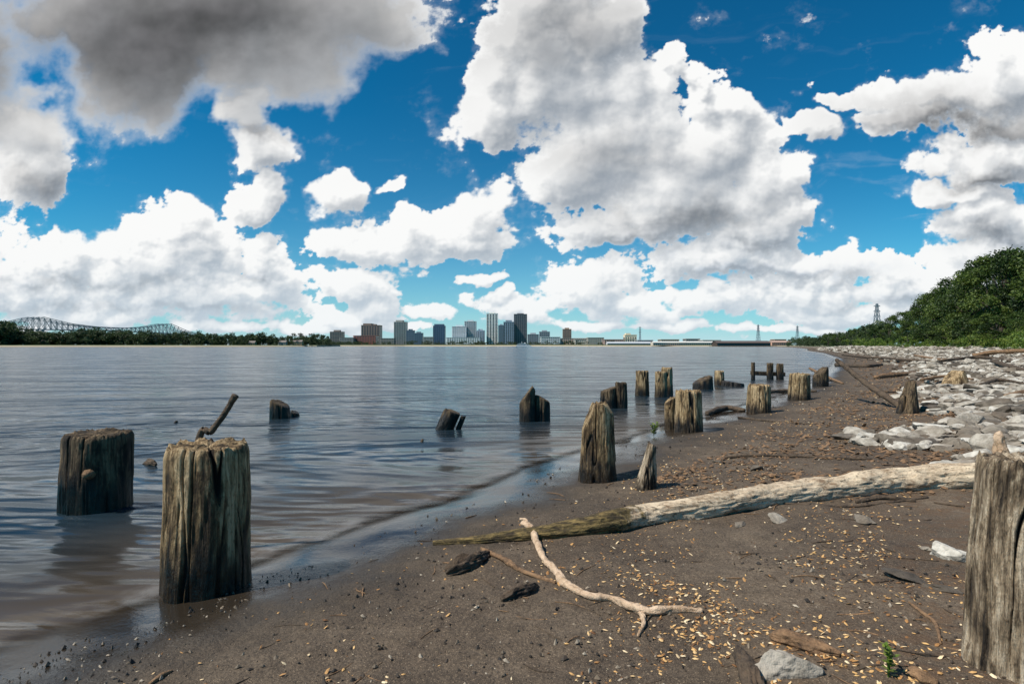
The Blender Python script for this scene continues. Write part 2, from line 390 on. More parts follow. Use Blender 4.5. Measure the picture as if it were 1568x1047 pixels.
# ---------------------------------------------------------------- driftwood
def ground_tube(name,pts,mat,lift=.7,moss=None,rough=.16,n=12,seg=18,seed=1,branches=(),fine=0.):
    a=Acc()
    def run(pts,mo):
        P=[];R=[]
        for q in pts:
            px,py,w=q[:3]; x,y,z=sight(px,py); r=w/2/F0*y
            up=q[3] if len(q)>3 else 0
            P.append((x,y,z+r*lift+up));R.append(r)
        V,F,L=tube(P,R,n=n,seg=seg,seed=seed,rough=rough,fine=fine); o=a.n
        a.V.append(V);[a.F.append((f+o,0)) for f in F];a.n+=len(V)
        if mo is not None:
            t=np.repeat(np.linspace(0,1,(len(V)-2)//seg),seg);t=np.concatenate([t,[0,1]])
            a.A.setdefault('moss',[]).append(np.interp(t,mo[0],mo[1]))
    run(pts,moss)
    for b in branches: run(b,moss)
    return a.make(name,[mat],smooth=True)
ground_tube('driftwood_log',[(664,833,8),(730,830,13),(790,826,20),(850,821,25),(930,811,34),(1000,799,35),(1090,785,35),(1190,769,36),(1300,756,37),(1400,747,40),(1500,742,44),(1600,738,46)],m_log,.62,
   moss=([0,.34,.40,.46,1],[1.3,1.1,.6,.0,-.35]),seg=72,n=34,seed=4,rough=.16,fine=.10)
ground_tube('fallen_branch',[(800,812,7,.03),(812,818,10,.02),(832,856,10),(850,876,11),(866,898,12),(900,914,11),(940,920,10),(985,939,15),(1030,935,10),(1074,936,8)],m_branch,.8,seed=8,rough=.3,seg=20,n=20,fine=.08,
   branches=[[(980,937,9),(985,955,7),(976,973,4)],[(812,818,8),(806,808,6,.03),(797,806,4,.035)]])
ground_tube('curved_twig',[(738,842,6),(770,858,8),(800,876,7),(850,892,4)],m_brown,.8,seed=3,rough=.3)
ground_tube('bark_chunk',[(684,880,12),(697,876,24),(712,870,28),(730,862,24),(748,848,9)],m_dark,.45,seed=12,rough=.45,seg=48,n=26,fine=.35)
ground_tube('bark_chunk',[(768,920,10),(785,914,22),(805,906,20),(822,896,7)],m_dark,.45,seed=14,rough=.45,seg=48,n=26,fine=.35)
ground_tube('driftwood_piece',[(1182,975,14),(1195,981,24),(1215,987,26),(1250,996,22),(1284,1003,10)],m_brown,.5,seed=15,rough=.3,seg=48,n=24,fine=.2)
ground_tube('driftwood_piece',[(1128,1000,18),(1145,1030,28),(1160,1075,30)],m_dark,.5,seed=16,rough=.3,seg=48,n=24,fine=.25)
ground_tube('driftwood_piece',[(1388,1030,12),(1405,1036,22),(1432,1046,12)],m_brown,.4,seed=17,rough=.4,seg=40,n=24,fine=.2)
ground_tube('thin_stick',[(1108,702,4),(1150,699,5),(1230,700,4),(1335,704,3)],m_dark,.8,seed=5)
ground_tube('thin_stick',[(1425,657,4),(1460,664,7),(1490,670,6),(1515,675,4)],m_dark,.8,seed=6)
ground_tube('thin_stick',[(1390,922,4),(1412,940,5),(1430,955,6),(1438,985,3)],m_brown,.8,seed=7)
ground_tube('thin_stick',[(232,1046,5),(248,1036,7),(266,1026,3)],m_brown,.8,seed=9)
x,y,z=sight(1378,624);a=Acc();y2=y+1.6
addtube(a,[(x,y,z+.02),(WX(1328,y+.8),y+.8,WZ(588,y+.8)),(WX(1281,y2),y2,WZ(551,y2))],[.045,.042,.034],seed=10,n=20,seg=20,rough=.2,fine=.1);a.make('leaning_log',[m_dark],smooth=True)
ground_tube('driftwood_branch',[(1240,572,4,.15),(1262,580,5,.05),(1290,588,3)],m_brown,.8,seed=21)
TW=[([(1340,580,6),(1370,577,8),(1402,574,5)],m_brown),([(1490,550,6,.1),(1530,547,7,.15),(1600,543,7,.1)],m_brown),
    ([(1440,560,4,.15),(1500,553,5,.1),(1560,556,4)],m_dark),([(1520,560,6,.1),(1560,571,7,.05),(1600,577,5)],m_dark),([(1280,560,5),(1320,563,6),(1350,560,4)],m_dark),
    ([(1540,617,9,.05),(1575,610,10,.05)],m_brown),([(1130,640,3),(1180,646,3),(1240,650,2)],m_dark),([(1150,606,4),(1200,600,5),(1250,600,3)],m_dark),([(1180,770,3),(1300,776,4),(1420,762,3)],m_dark),
    ([(1082,636,7),(1110,628,9),(1140,630,5)],m_dark),([(1290,548,3,.2),(1330,551,4,.1),(1370,550,3)],m_dark),([(1400,548,3,.1),(1440,552,4),(1470,550,3)],m_brown),([(1310,770,5),(1350,764,8),(1400,768,5)],m_dark),([(1430,770,3),(1475,776,3)],m_dark),
    ([(1410,590,4,.1),(1450,586,4,.12),(1490,588,3,.08)],m_brown),([(1350,553,3,.15),(1385,556,4,.1),(1420,554,3)],m_dark),([(1500,600,4,.1),(1530,594,5,.12),(1568,596,3,.08)],m_dark),([(1330,598,3,.03),(1350,603,3,.03),(1372,601,2)],m_brown)]
for i,(pts,mt) in enumerate(TW):
    ground_tube('driftwood_branch',pts,mt,.8,seed=30+i,rough=.25)
r2=np.random.default_rng(5)
a=Acc()
for i in range(420):
    yy=math.exp(r2.uniform(math.log(1.2),math.log(16)));xx=yy*r2.uniform(-.5,1.);dd=float(wig(xx,yy))
    if dd<.35 : continue
    l=r2.uniform(.01,.055)*(1+.15*yy);an=r2.uniform(0,3.14);c_,s_=math.cos(an)*l,math.sin(an)*l;rr=r2.uniform(.0010,.0026)*(1+.15*yy)
    q=[(xx-c_,yy-s_),(xx+r2.normal(0,l*.15),yy+r2.normal(0,l*.15)),(xx+c_,yy+s_)]
    addtube(a,[(u_,v_,float(ground_z(u_,v_))+rr*.7) for u_,v_ in q],[rr*.7,rr,rr*.5],int(r2.uniform()<.45),n=4,seg=6,seed=i,rough=.2)
a.make('scattered_twigs',[m_dark,m_brown],smooth=True)
y=2.75
a=Acc();addtube(a,[(WX(280,y),y,-.3),(WX(303,y),y,WZ(684,y)),(WX(324,y),y,WZ(660,y)),(WX(341,y),y,WZ(638,y)),(WX(352,y),y,WZ(620,y)),(WX(361,y),y,WZ(605,y))],[.018,.016,.015,.014,.014,.017],seed=3,rough=.1,fine=.1,seg=20);a.make('leaning_stick',[m_dark],smooth=True)
x,y,z=sight(1531,735)
a=Acc();addtube(a,[(x,y,z-.05),(x,y,WZ(690,y)),(x-.01,y,WZ(668,y)),(x+.0,y,WZ(660,y))],[.04,.028,.024,.010],0,dict(moss=0.),seed=3,rough=.4,fine=.1,seg=30)
addtube(a,[(x,y,WZ(695,y)),(x-.06,y,WZ(705,y)),(x-.09,y,WZ(715,y))],[.024,.018,.010],0,dict(moss=0.),seed=5,rough=.4);a.make('driftwood_root',[m_branch],smooth=True)
x,y,z=sight(225,713)
a=Acc();addtube(a,[(x-.09,y+.1,-.02),(x,y+.05,.02),(x+.08,y,.01)],[.015,.028,.012],seed=6,rough=.5,fine=.3,seg=30);addtube(a,[(x,y+.05,.01),(x+.04,y+.02,.035),(x+.07,y+.02,.02)],[.01,.012,.005],seed=6,rough=.5);a.make('floating_branch',[m_dark],smooth=True)
for px,py,w in((270,647,8),(646,676,8)):
    x,y,z=sight(px,py);a=Acc();addtube(a,[(x-.02,y,-.05),(x,y,.0),(x+.012,y,.028)],[.02,.02,.01],seed=px,rough=.5);a.make('broken_piling_stub',[m_dark],smooth=True)

# ---------------------------------------------------------------- rocks / chips / pebbles
def ico(s):
    bm=bmesh.new();bmesh.ops.create_icosphere(bm,subdivisions=s,radius=1)
    V=np.array([v.co[:] for v in bm.verts]);F=np.array([[v.index for v in f.verts] for f in bm.faces]);bm.free();return V,F
I1,I2,I3,I4=ico(1),ico(2),ico(3),ico(5)
def rock(acc,base,pos,s,seed,flat=.55,rnd=None,rough=.0,k=9):
    r=np.random.default_rng(seed);V,F=base
    n=r.normal(size=(k,3));n/=np.linalg.norm(n,axis=1)[:,None]
    h=r.uniform(.5,1.,k)
    q=V@n.T; rr=np.min(np.where(q>.05,h/np.maximum(q,.05),9),axis=1);rr=np.minimum(rr,1.3)
    W=V*rr[:,None]
    if rough: W=W*(1+rough*(perlin3(W[:,0]*2+seed,W[:,1]*2,W[:,2]*2,seed)+.5*perlin3(W[:,0]*5+seed,W[:,1]*5,W[:,2]*5,seed)))[:,None]
    a=r.uniform(0,6.28);t=r.normal(0,.3)
    W=W*np.array([1,r.uniform(.45,.95),flat*r.uniform(.5,1.2)])*s
    W=W@np.array([[1,0,0],[0,math.cos(t),-math.sin(t)],[0,math.sin(t),math.cos(t)]])
    W=W@np.array([[math.cos(a),-math.sin(a),0],[math.sin(a),math.cos(a),0],[0,0,1]])
    acc.add(W+np.asarray(pos),F,0,rnd=r.uniform(0,1) if rnd is None else rnd)
n=19000;yy=np.exp(rng.uniform(math.log(3.6),math.log(170),n));xx=yy*rng.uniform(.42,1.2,n)
d=wig(xx,yy);th=2.2+1.0*fbm(xx*.5,yy*.5,3,5)+.3*(yy<6.0)
keep=(d>th)&(d<10.5)&(rng.uniform(0,1,n)<np.clip((d-th)*.8+.12,0,1));xx,yy,d=xx[keep],yy[keep],d[keep];zz=ground_z(xx,yy)
a=Acc()
for i in range(len(xx)):
    s=min(.018+.10*rng.uniform()**2.1+.0028*yy[i]+.025*(rng.uniform()<.1)*3,.6)
    rock(a,I3 if yy[i]<9 else I2,(xx[i],yy[i],zz[i]+s*.12),s,1000+i,.5,None,.07 if yy[i]<9 else 0,k=8)
a.make('riprap_rocks',[m_rock])
for px,py,w,fl,c in((1214,1042,96,.7,.5),(1462,858,60,.65,.85),(1198,800,46,.3,.6),(1136,806,34,.3,.25),(1325,800,44,.35,.2),(1420,842,22,.5,.3),(1160,720,26,.6,.1),(1400,890,60,.3,.0),(1445,905,50,.35,.02),(1100,708,20,.5,.05)):
    x,y,z=sight(px,py);a=Acc();s=w/2/F0*y;rock(a,I4,(0,0,s*fl*.2),s,int(px),fl,c,.13,k=22)
    a.make('shore_rock',[m_rock],smooth=True,loc=(x,y+s*.5,z))
def flakes(N,mask,size,name,mat,yr=(1.0,16),ur=(-1.0,1.1),thick=.18,seed=1,colr=(0,1)):
    r=np.random.default_rng(seed)
    y=np.exp(r.uniform(math.log(yr[0]),math.log(yr[1]),N));x=y*r.uniform(ur[0],ur[1],N)
    d=wig(x,y);k=r.uniform(0,1,N)<mask(x,y,d);x,y,d=x[k],y[k],d[k];n=len(x);z=ground_z(x,y,d)
    B=np.array([(1,0,0),(.3,.6,.0),(-.8,.35,0),(-1,-.2,0),(-.1,-.6,0),(.1,0,1),(0,0,-.6)])
    s=size(r,n,y);ang=r.uniform(0,6.28,n);asp=r.uniform(.5,1.2,n)
    L=B[None]*np.stack([s,s*asp,s*thick*r.uniform(.6,2.2,n)],1)[:,None]
    tx=r.normal(0,.3,n)[:,None];L[:,:,2]+=tx*L[:,:,0]
    c,sn=np.cos(ang)[:,None],np.sin(ang)[:,None]
    W=np.stack([L[:,:,0]*c-L[:,:,1]*sn+x[:,None],L[:,:,0]*sn+L[:,:,1]*c+y[:,None],L[:,:,2]+z[:,None]+s[:,None]*.25],2).reshape(-1,3)
    f=np.array([(i,(i+1)%5,5) for i in range(5)]+[((i+1)%5,i,6) for i in range(5)])
    Fc=(f[None]+np.arange(n)[:,None,None]*7).reshape(-1,3)
    mk(name,W,Fc,mat,attrs={'rnd':np.repeat(r.uniform(colr[0],colr[1],n),7)})
def blob(x,y,cx,cy,rx,ry): return np.exp(-((x-cx)/rx)**2-((y-cy)/ry)**2)
def chipmask(x,y,d):
    m=fbm(x*1.4,y*1.4,4,21)+.6*fbm(x*5,y*5,3,22)
    cl=1.1*blob(x,y,.62,2.0,.2,.35)+.7*blob(x,y,.1,1.72,.16,.16)+.5*blob(x,y,-.55,2.0,.35,.3)+.8*blob(x,y,1.25,4.0,.5,.7)+.7*blob(x,y,1.5,2.35,.35,.4)+.4*blob(x,y,.75,1.45,.5,.2)+.6*blob(x,y,.9,2.9,.5,.25)
    far=np.clip((y-4.0)/4,0,1)*.6*(d>.6)
    return np.clip((cl+far+.11)*np.clip(.5+m*2.1,.03,1.8),0.012,1)*(d>.3)*np.clip((d-.3)/.8,.12,1)
flakes(72000,chipmask,lambda r,n,y:(.0042+.0065*r.uniform(0,1,n)**1.7)*(1+.12*np.clip(y-2.5,0,9)),'wood_chips',m_chip)
flakes(36000,lambda x,y,d:(d>.08)*np.clip(.3+fbm(x*2,y*2,3,41)*.9,.06,1),lambda r,n,y:(.003+.009*r.uniform(0,1,n)**4)*(1+.15*np.clip(y-3,0,9)),'pebbles',m_peb,thick=.5,seed=5)
flakes(26000,lambda x,y,d:(d>1.0)*(d<9)*(y>3.2)*np.clip(.5+fbm(x,y,3,77),0,1),lambda r,n,y:(.008+.020*r.uniform(0,1,n)**2)*(1+.07*y),'bark_litter',m_brown,yr=(3.2,40),ur=(.1,1.1),seed=9)

# ---------------------------------------------------------------- vegetation
def leafquads(C,R,n,size,r,flat=.8):
    m=len(C);dd=r.normal(size=(m,n,3));dd/=np.linalg.norm(dd,axis=2)[:,:,None]
    rad=(r.uniform(.25,1,(m,n,1))**.5)*np.asarray(R).reshape(m,1,1)*(1+.35*r.normal(size=(m,n,1))*.5)
    P=C[:,None]+dd*rad*np.array([1,1,flat])
    P=P.reshape(-1,3);N=len(P)
    a=r.normal(size=(N,3));a/=np.linalg.norm(a,axis=1)[:,None];b=r.normal(size=(N,3));b-=a*(a*b).sum(1)[:,None];b/=np.linalg.norm(b,axis=1)[:,None]
    s=(np.broadcast_to(np.asarray(size).reshape(-1,1),(m,n)).ravel()*r.uniform(.6,1.3,N))[:,None]
    V=np.stack([P-a*s,P-b*s*.5,P+a*s,P+b*s*.5],1).reshape(-1,3)
    return V,np.arange(N*4).reshape(-1,4),N
def tree_mesh(name,seed,ncl=32,nl=270):
    r=np.random.default_rng(seed);a=Acc()
    t=r.uniform(.12,.97,ncl);R=.36*np.sin(np.pi*(t*.82+.14))**.7;an=r.uniform(0,6.28,ncl);q=r.uniform(.25,1,ncl)**.5*1.12
    C=np.stack([R*q*np.cos(an),R*q*np.sin(an),t],1)
    addtube(a,[(0,0,-.03),(.01,0,.2),(-.01,.01,.5),(.01,0,.8)],[.028,.02,.013,.004],0,dict(rnd=.5),n=5,seg=8,caps=False)
    for c in C[::3]:
        z0=max(.08,c[2]*.55);addtube(a,[(0,0,z0),(c[0]*.5,c[1]*.5,z0+(c[2]-z0)*.6),tuple(c)],[.009,.006,.002],0,dict(rnd=.5),n=4,seg=6,caps=False)
    cr=r.uniform(.05,.13,ncl)
    V,F,N=leafquads(C,cr,nl,.014,r)
    rn=np.clip(np.repeat(r.uniform(.05,.95,ncl),nl)+r.normal(0,.16,N),0,1)
    a.add(V,F,1,rnd=np.repeat(rn,4))
    return a.make(name,[m_trunk,m_leaf])
base=[tree_mesh('deciduous_tree',s) for s in(11,22,33,44)]
TR=[(1625,42,372),(1590,43,384),(1562,45,386),(1535,47,390),(1512,52,402),(1490,57,412),(1468,64,428),(1450,74,440),(1432,86,452),(1415,100,462),(1398,116,470),(1382,132,478),
    (1362,150,486),(1345,168,493),(1575,52,385),(1545,56,396),(1520,62,400),(1495,70,418),(1470,80,434),(1445,98,450),(1420,115,464),(1600,36,470),(1560,39,478),(1525,44,482),(1490,52,485),(1460,62,490),(1425,76,495),(1390,100,500),(1340,150,503),(1650,40,380),(1328,185,499),(1312,210,503),(1298,240,506),(1282,280,509),(1268,330,511)]
for i,(px,Yd,ty) in enumerate(TR):
    x=WX(px,Yd);z=float(ground_z(x,Yd));h=WZ(ty,Yd)-z+.3
    b=base[i%4]
    o=b if i<4 else bpy.data.objects.new('deciduous_tree',b.data)
    if i>=4: sc.collection.objects.link(o)
    o.location=(x,Yd,z-.1);w=max(h,4.5)*rng.uniform(.9,1.3);o.scale=(w,w,h);o.rotation_euler=(0,0,rng.uniform(0,6.28))
def mass(name,mat,items,nl,leaf,seed,flat=.8):
    r=np.random.default_rng(seed);C=[];R=[];S=[]
    for x,y,z,h,w in items:
        k=max(4,int(5+w/h*3))
        for _ in range(k):
            t=r.uniform(.1,.88);C.append((x+r.normal(0,w*.33),y+r.normal(0,w*.3),z+h*t));R.append(h*r.uniform(.14,.26));S.append(leaf*h)
    C=np.array(C);V,F,N=leafquads(C,R,nl,np.array(S),r,flat)
    rn=np.clip(np.repeat(r.uniform(.1,.9,len(C)),nl)+r.normal(0,.13,N),0,1)
    mk(name,V,F,mat,attrs={'rnd':np.repeat(rn,4)})
it=[]
for i in range(170):
    px=rng.uniform(1206,1360);Yd=np.interp(px,[1205,1230,1260,1290,1320,1360],[900,680,430,300,220,155])*rng.uniform(.97,1.12)
    x=WX(px,Yd);top=np.interp(px,[1205,1240,1290,1320,1360],[521,516,510,504,492])+rng.normal(0,1.8)
    h=max(WZ(top,Yd)-1.3,3);it.append((x,Yd,1.3,h,h*.8))
mass('distant_tree_row',m_leafd,it,120,.035,3)
it=[]
n=1600;yy=np.exp(rng.uniform(math.log(9),math.log(160),n));xx=yy*rng.uniform(.5,1.2,n);d=wig(xx,yy);k=(d>8.4)&(d<15+yy*.05);
for x,y in zip(xx[k],yy[k]): it.append((x,y,float(ground_z(x,y))-.1,rng.uniform(.45,1.2)*(1+y*.006),rng.uniform(.6,1.4)))
mass('bank_weeds',m_weed,it,50,.05,8)
it=[]
for i in range(420):
    px=rng.uniform(-120,506);Yd=np.interp(px,[-120,0,300,480,506],[760,800,890,1010,1300])*rng.uniform(1,1.1)
    top=np.interp(px,[-100,10,25,80,140,220,300,400,470,506],[500,490,508,508,507,510,512,514,515,516])+rng.normal(0,2.6)
    h=max(WZ(top,Yd)-3,5);it.append((WX(px,Yd),Yd,2.5,h,h*.9))
mass('far_bank_trees',m_leafd,it,70,.06,4)
it=[]
for i in range(130):
    px=rng.uniform(470,960);Yd=3150*rng.uniform(.97,1.05) if px<915 else 1950
    top=523+rng.normal(0,1.2);h=max(WZ(top,Yd)-6,6);it.append((WX(px,Yd),Yd,6,h,h*1.5))
mass('riverfront_trees',m_leafd,it,50,.07,6)
def weed(px,py,h,n,seed):
    r=np.random.default_rng(seed);x,y,z=sight(px,py);a=Acc()
    for i in range(n):
        an=r.uniform(0,6.28);l=h*r.uniform(.5,1);w=.45*l*r.uniform(.2,1)
        p1=np.array([x,y,z]);p3=p1+np.array([math.cos(an)*w,math.sin(an)*w,l]);p2=(p1+p3)/2+np.array([-math.cos(an)*w*.25,-math.sin(an)*w*.25,l*.1])
        addtube(a,[p1,p2,p3],[.0025,.002,.0008],0,dict(rnd=.5),n=3,seg=5,caps=False)
        for t in np.linspace(.2,1,9):
            c=p1*(1-t)**2+2*p2*t*(1-t)+p3*t*t;q=r.uniform(0,6.28);s=h*.2
            dv=np.array([math.cos(q),math.sin(q),.35])*s;e=np.array([-math.sin(q),math.cos(q),0])*s*.3
            a.add([c,c+dv*.5+e,c+dv,c+dv*.5-e],[(0,1,2,3)],0,rnd=r.uniform(.3,1))
    a.make('weed_plant',[m_weed])
weed(1001,668,.2,9,2);weed(1358,1035,.09,4,3);weed(1545,760,.08,4,4)
x,y,z=sight(586,992)
mass('moss_clump',m_peb,[(x,y,z-.005,.018,.03)],90,.12,11)

# ---------------------------------------------------------------- far bank
m_bank=mat_plain('far_bank_grass',(.10,.12,.05),.9,.02,.6);m_bsand=mat_plain('far_bank_sand',(.50,.42,.30),.9,.02,.4)
prof=[(-500,720,3),(-200,740,3),(0,770,3),(150,810,3),(300,860,3),(420,940,3),(485,1010,3.2),(505,1300,4),(520,2400,8),(620,2950,10),(760,3000,10),(900,2900,10),(925,1850,6),(1050,1650,5),(1210,1560,5),(1300,1560,5),(1500,1560,5)]
V=[];
for px,Yd,h in prof:
    for back,z in((0,-1),(1,0.3),(6 if Yd<1500 else 30,h*.55),(22 if Yd<1500 else 60,h),(5000,h+2)):
        V.append((WX(px,Yd+back),Yd+back,z))
n=len(prof);Fs=[];Fg=[]
for i in range(n-1):
    for j in range(4):
        f=(i*5+j,(i+1)*5+j,(i+1)*5+j+1,i*5+j+1);(Fs if j<2 else Fg).append(f)
mk('far_bank',V,[(np.array(Fs),0),(np.array(Fg),1)],[m_bsand,m_bank])

# ---------------------------------------------------------------- skyline
def bcol(name,c): return mat_plain(name,c,.7,.03,.18)
m_glass=mat_plain('window_glass',(.05,.065,.085),.2,.02,.2)
m_blue=mat_plain('blue_curtain_wall',(.05,.09,.15),.25,.02,.2)
def tower(name,x0,x1,top,col,Yd=3500,floors=20,cols=6,kind='ribbon',pent=True,steps=(),depth=None,glass=None):
    X0,X1=WX(x0,Yd),WX(x1,Yd);zt=WZ(top,Yd);w=X1-X0;dp=depth or max(30,w*.7);a=Acc();g=1
    zb=5
    a.box(X0,X1,Yd,Yd+dp,zb,zt,0)
    fh=(zt-zb)/floors
    if kind=='ribbon':
        for i in range(floors):
            z0=zb+fh*(i+.3);a.box(X0+w*.03,X1-w*.03,Yd-.4,Yd+1,z0,z0+fh*.5,1);a.box(X0-.4,X0+1,Yd+2,Yd+dp-2,z0,z0+fh*.5,1);a.box(X1-1,X1+.4,Yd+2,Yd+dp-2,z0,z0+fh*.5,1)
        for c in range(cols+1):
            xc=X0+w*.03+(w*.94)*c/cols;a.box(xc-w*.012,xc+w*.012,Yd-.8,Yd-.2,zb,zt-fh*.3,0)
    else:
        for c in range(cols):
            xa=X0+w*(c+.25)/cols;a.box(xa,xa+w*.4/cols,Yd-.5,Yd+1,zb+fh,zt-fh,1)
        for c in range(4):
            ya=Yd+dp*(c+.25)/4;a.box(X0-.5,X0+1,ya,ya+dp*.12,zb+fh,zt-fh,1);a.box(X1-1,X1+.5,ya,ya+dp*.12,zb+fh,zt-fh,1)
        for i in range(1,floors,2): a.box(X0+.5,X1-.5,Yd-.8,Yd-.3,zb+fh*i,zb+fh*i+fh*.25,0)
    a.box(X0-.8,X1+.8,Yd-1,Yd+dp+.8,zt,zt+1.6,0)
    if pent: a.box(X0+w*.25,X1-w*.25,Yd+dp*.25,Yd+dp*.75,zt+1.6,zt+1.6+max(4,fh*1.2),0)
    for f0,f1,tp in steps: a.box(X0+w*f0,X0+w*f1,Yd+2,Yd+dp-2,zt,WZ(tp,Yd),0)
    a.make(name,[bcol(name+'_wall',col),glass or m_glass])
tower('brown_office_tower',553,581,498,(.30,.22,.18),floors=22,cols=7,kind='v',steps=((.1,.55,495),))
tower('low_brick_building',541,575,514,(.46,.15,.10),Yd=3350,floors=5,cols=8,pent=False)
tower('brown_apartment_block',505,524,508,(.30,.24,.21),floors=10,cols=5)
tower('grey_hotel_tower',603,622,493,(.50,.47,.43),floors=26,cols=5,steps=((.15,.7,490),))
tower('dark_glass_building',622,634,506,(.18,.23,.28),floors=14,cols=4,kind='v',glass=m_blue)
tower('dark_glass_building',634,647,510,(.20,.25,.30),floors=12,cols=4,glass=m_blue)
tower('blue_glass_tower',663,681,499,(.08,.13,.20),floors=20,cols=6,kind='v',glass=m_blue,steps=((.1,.9,496),))
tower('white_riverfront_hotel',683,735,517,(.85,.85,.83),Yd=3300,floors=6,cols=14,pent=False)
tower('white_riverfront_hotel',692,714,500,(.72,.76,.78),Yd=3450,floors=16,cols=7)
tower('light_grey_office_tower',711,729,492,(.66,.68,.69),floors=24,cols=6)
tower('pale_apartment_tower',729,742,506,(.50,.54,.60),floors=14,cols=5,kind='v')
tower('white_stone_skyscraper',745,762,480,(.90,.86,.79),Yd=3550,floors=44,cols=4,kind='v',pent=True)
tower('slate_office_tower',763,772,498,(.34,.38,.44),floors=24,cols=4)
tower('blue_grey_office_tower',771,787,493,(.32,.37,.44),floors=30,cols=5,kind='v',steps=((.2,.8,490),))
tower('dark_granite_skyscraper',787,807,481,(.20,.19,.20),Yd=3550,floors=44,cols=7,kind='v')
tower('grey_office_block',808,825,512,(.42,.43,.45),floors=10,cols=6)
tower('grey_office_block',826,842,508,(.38,.40,.43),floors=12,cols=5)
tower('white_convention_hall',828,858,516,(.85,.85,.83),Yd=3300,floors=4,cols=10,pent=False)
tower('brown_hotel_block',862,875,504,(.40,.28,.20),floors=16,cols=5)
tower('low_brick_building',858,900,518,(.60,.46,.36),Yd=3350,floors=4,cols=12,pent=False)
tower('warehouse_block',880,915,520,(.75,.70,.6),Yd=3250,floors=3,cols=10,pent=False)
tower('apartment_block',520,541,517,(.42,.38,.34),Yd=3300,floors=5,cols=8,pent=False)
tower('apartment_block',582,603,518,(.42,.35,.30),Yd=3300,floors=5,cols=8,pent=False)
tower('apartment_block',648,663,516,(.55,.50,.46),Yd=3300,floors=6,cols=6,pent=False)
tower('warehouse_block',925,955,520,(.70,.46,.36),Yd=2000,floors=3,cols=10,pent=False)
tower('cream_silo_building',957,975,513,(.82,.70,.50),Yd=2000,floors=5,cols=5,kind='v',pent=False,steps=((.1,.5,510),))
tower('warehouse_block',976,1000,521,(.55,.54,.52),Yd=1950,floors=2,cols=8,pent=False)
tower('warehouse_block',900,925,517,(.62,.55,.46),Yd=3200,floors=4,cols=8,pent=False)
tower('warehouse_block',1012,1040,520,(.66,.55,.42),Yd=1850,floors=3,cols=8,pent=False)
tower('warehouse_block',1050,1072,519,(.50,.47,.43),Yd=1900,floors=3,cols=6,pent=False)
tower('warehouse_block',1076,1104,521,(.72,.66,.56),Yd=1850,floors=2,cols=8,pent=False)
tower('warehouse_block',1186,1204,520,(.60,.42,.30),Yd=1750,floors=3,cols=6,pent=False)
def shed(name,x0,x1,Yd,top,eave,col,roofc,piles=False,bays=30):
    a=Acc();X0,X1=WX(x0,Yd),WX(x1,Yd);zt=WZ(top,Yd);ze=WZ(eave,Yd);zb=1.5 if piles else 4;dp=30
    a.box(X0,X1,Yd,Yd+dp,zb,ze,0)
    a.add([(X0-1,Yd-1.5,ze),(X1+1,Yd-1.5,ze),(X1+1,Yd+dp/2,zt),(X0-1,Yd+dp/2,zt),(X0-1,Yd+dp+1.5,ze),(X1+1,Yd+dp+1.5,ze)],[(0,1,2,3),(3,2,5,4)],1)
    a.add([(X0,Yd,ze),(X0,Yd+dp,ze),(X0,Yd+dp/2,zt-.1),(X1,Yd,ze),(X1,Yd+dp,ze),(X1,Yd+dp/2,zt-.1)],[(0,2,1),(3,4,5)],0)
    for i in range(bays):
        xa=X0+(X1-X0)*(i+.2)/bays;a.box(xa,xa+(X1-X0)*.6/bays,Yd-.3,Yd+1,zb+.3,zb+(ze-zb)*.75,2)
    if piles:
        a.box(X0-6,X1+10,Yd-8,Yd+dp,zb-.9,zb-.1,3)
        for i in range(bays*2):
            xa=X0+(X1-X0)*i/(bays*2);a.box(xa,xa+.9,Yd-7,Yd-6,-2,zb-.9,3)
    a.make(name,[bcol(name+'_wall',col),bcol(name+'_roof',roofc),m_glass,m_trunk])
shed('wharf_warehouse',1000,1098,1700,522.5,524.5,(.72,.62,.50),(.68,.66,.62))
shed('wharf_warehouse',1182,1212,1600,521.5,524,(.60,.36,.26),(.50,.34,.27),bays=10)
shed('timber_wharf_shed',1098,1180,1150,521.5,525,(.08,.055,.04),(.12,.09,.08),piles=True,bays=22)
shed('wharf_warehouse',930,1000,1900,523,525.5,(.65,.62,.6),(.5,.52,.55))
m_steel=mat_plain('bridge_steel',(.20,.25,.29),.6,.02,.2)
def pylon(name,px,Yd,top,w=6,zb=1):
    a=Acc();x=WX(px,Yd);zt=WZ(top,Yd);H=zt-zb
    def wid(f): return w*(1-f*.85)/2
    lv=np.linspace(0,1,9);t=H*.008
    for s in((-1,-1),(1,-1),(1,1),(-1,1)): a.beam((x+s[0]*wid(0),Yd+s[1]*wid(0),zb),(x+s[0]*wid(1),Yd+s[1]*wid(1),zt),t*1.3)
    for i in range(8):
        f,g=lv[i],lv[i+1]
        for sy in(-1,1):
            a.beam((x-wid(f),Yd+sy*wid(f),zb+f*H),(x+wid(g),Yd+sy*wid(g),zb+g*H),t);a.beam((x+wid(f),Yd+sy*wid(f),zb+f*H),(x-wid(g),Yd+sy*wid(g),zb+g*H),t)
            a.beam((x-wid(g),Yd+sy*wid(g),zb+g*H),(x+wid(g),Yd+sy*wid(g),zb+g*H),t)
    for f in(.7,.82,.94):
        L=H*.09*(1.15-f*.3);a.beam((x-L,Yd,zb+f*H),(x+L,Yd,zb+f*H),t*1.4);a.beam((x-L,Yd,zb+f*H),(x,Yd,zb+f*H+H*.04),t);a.beam((x+L,Yd,zb+f*H),(x,Yd,zb+f*H+H*.04),t)
    a.make(name,[m_steel])
pylon('transmission_tower',1343,420,465,6);pylon('transmission_tower',1161,1300,497,9,3);pylon('transmission_tower',1221,1200,499,8,3);pylon('radio_mast',980,2000,500,8,5)
a=Acc()
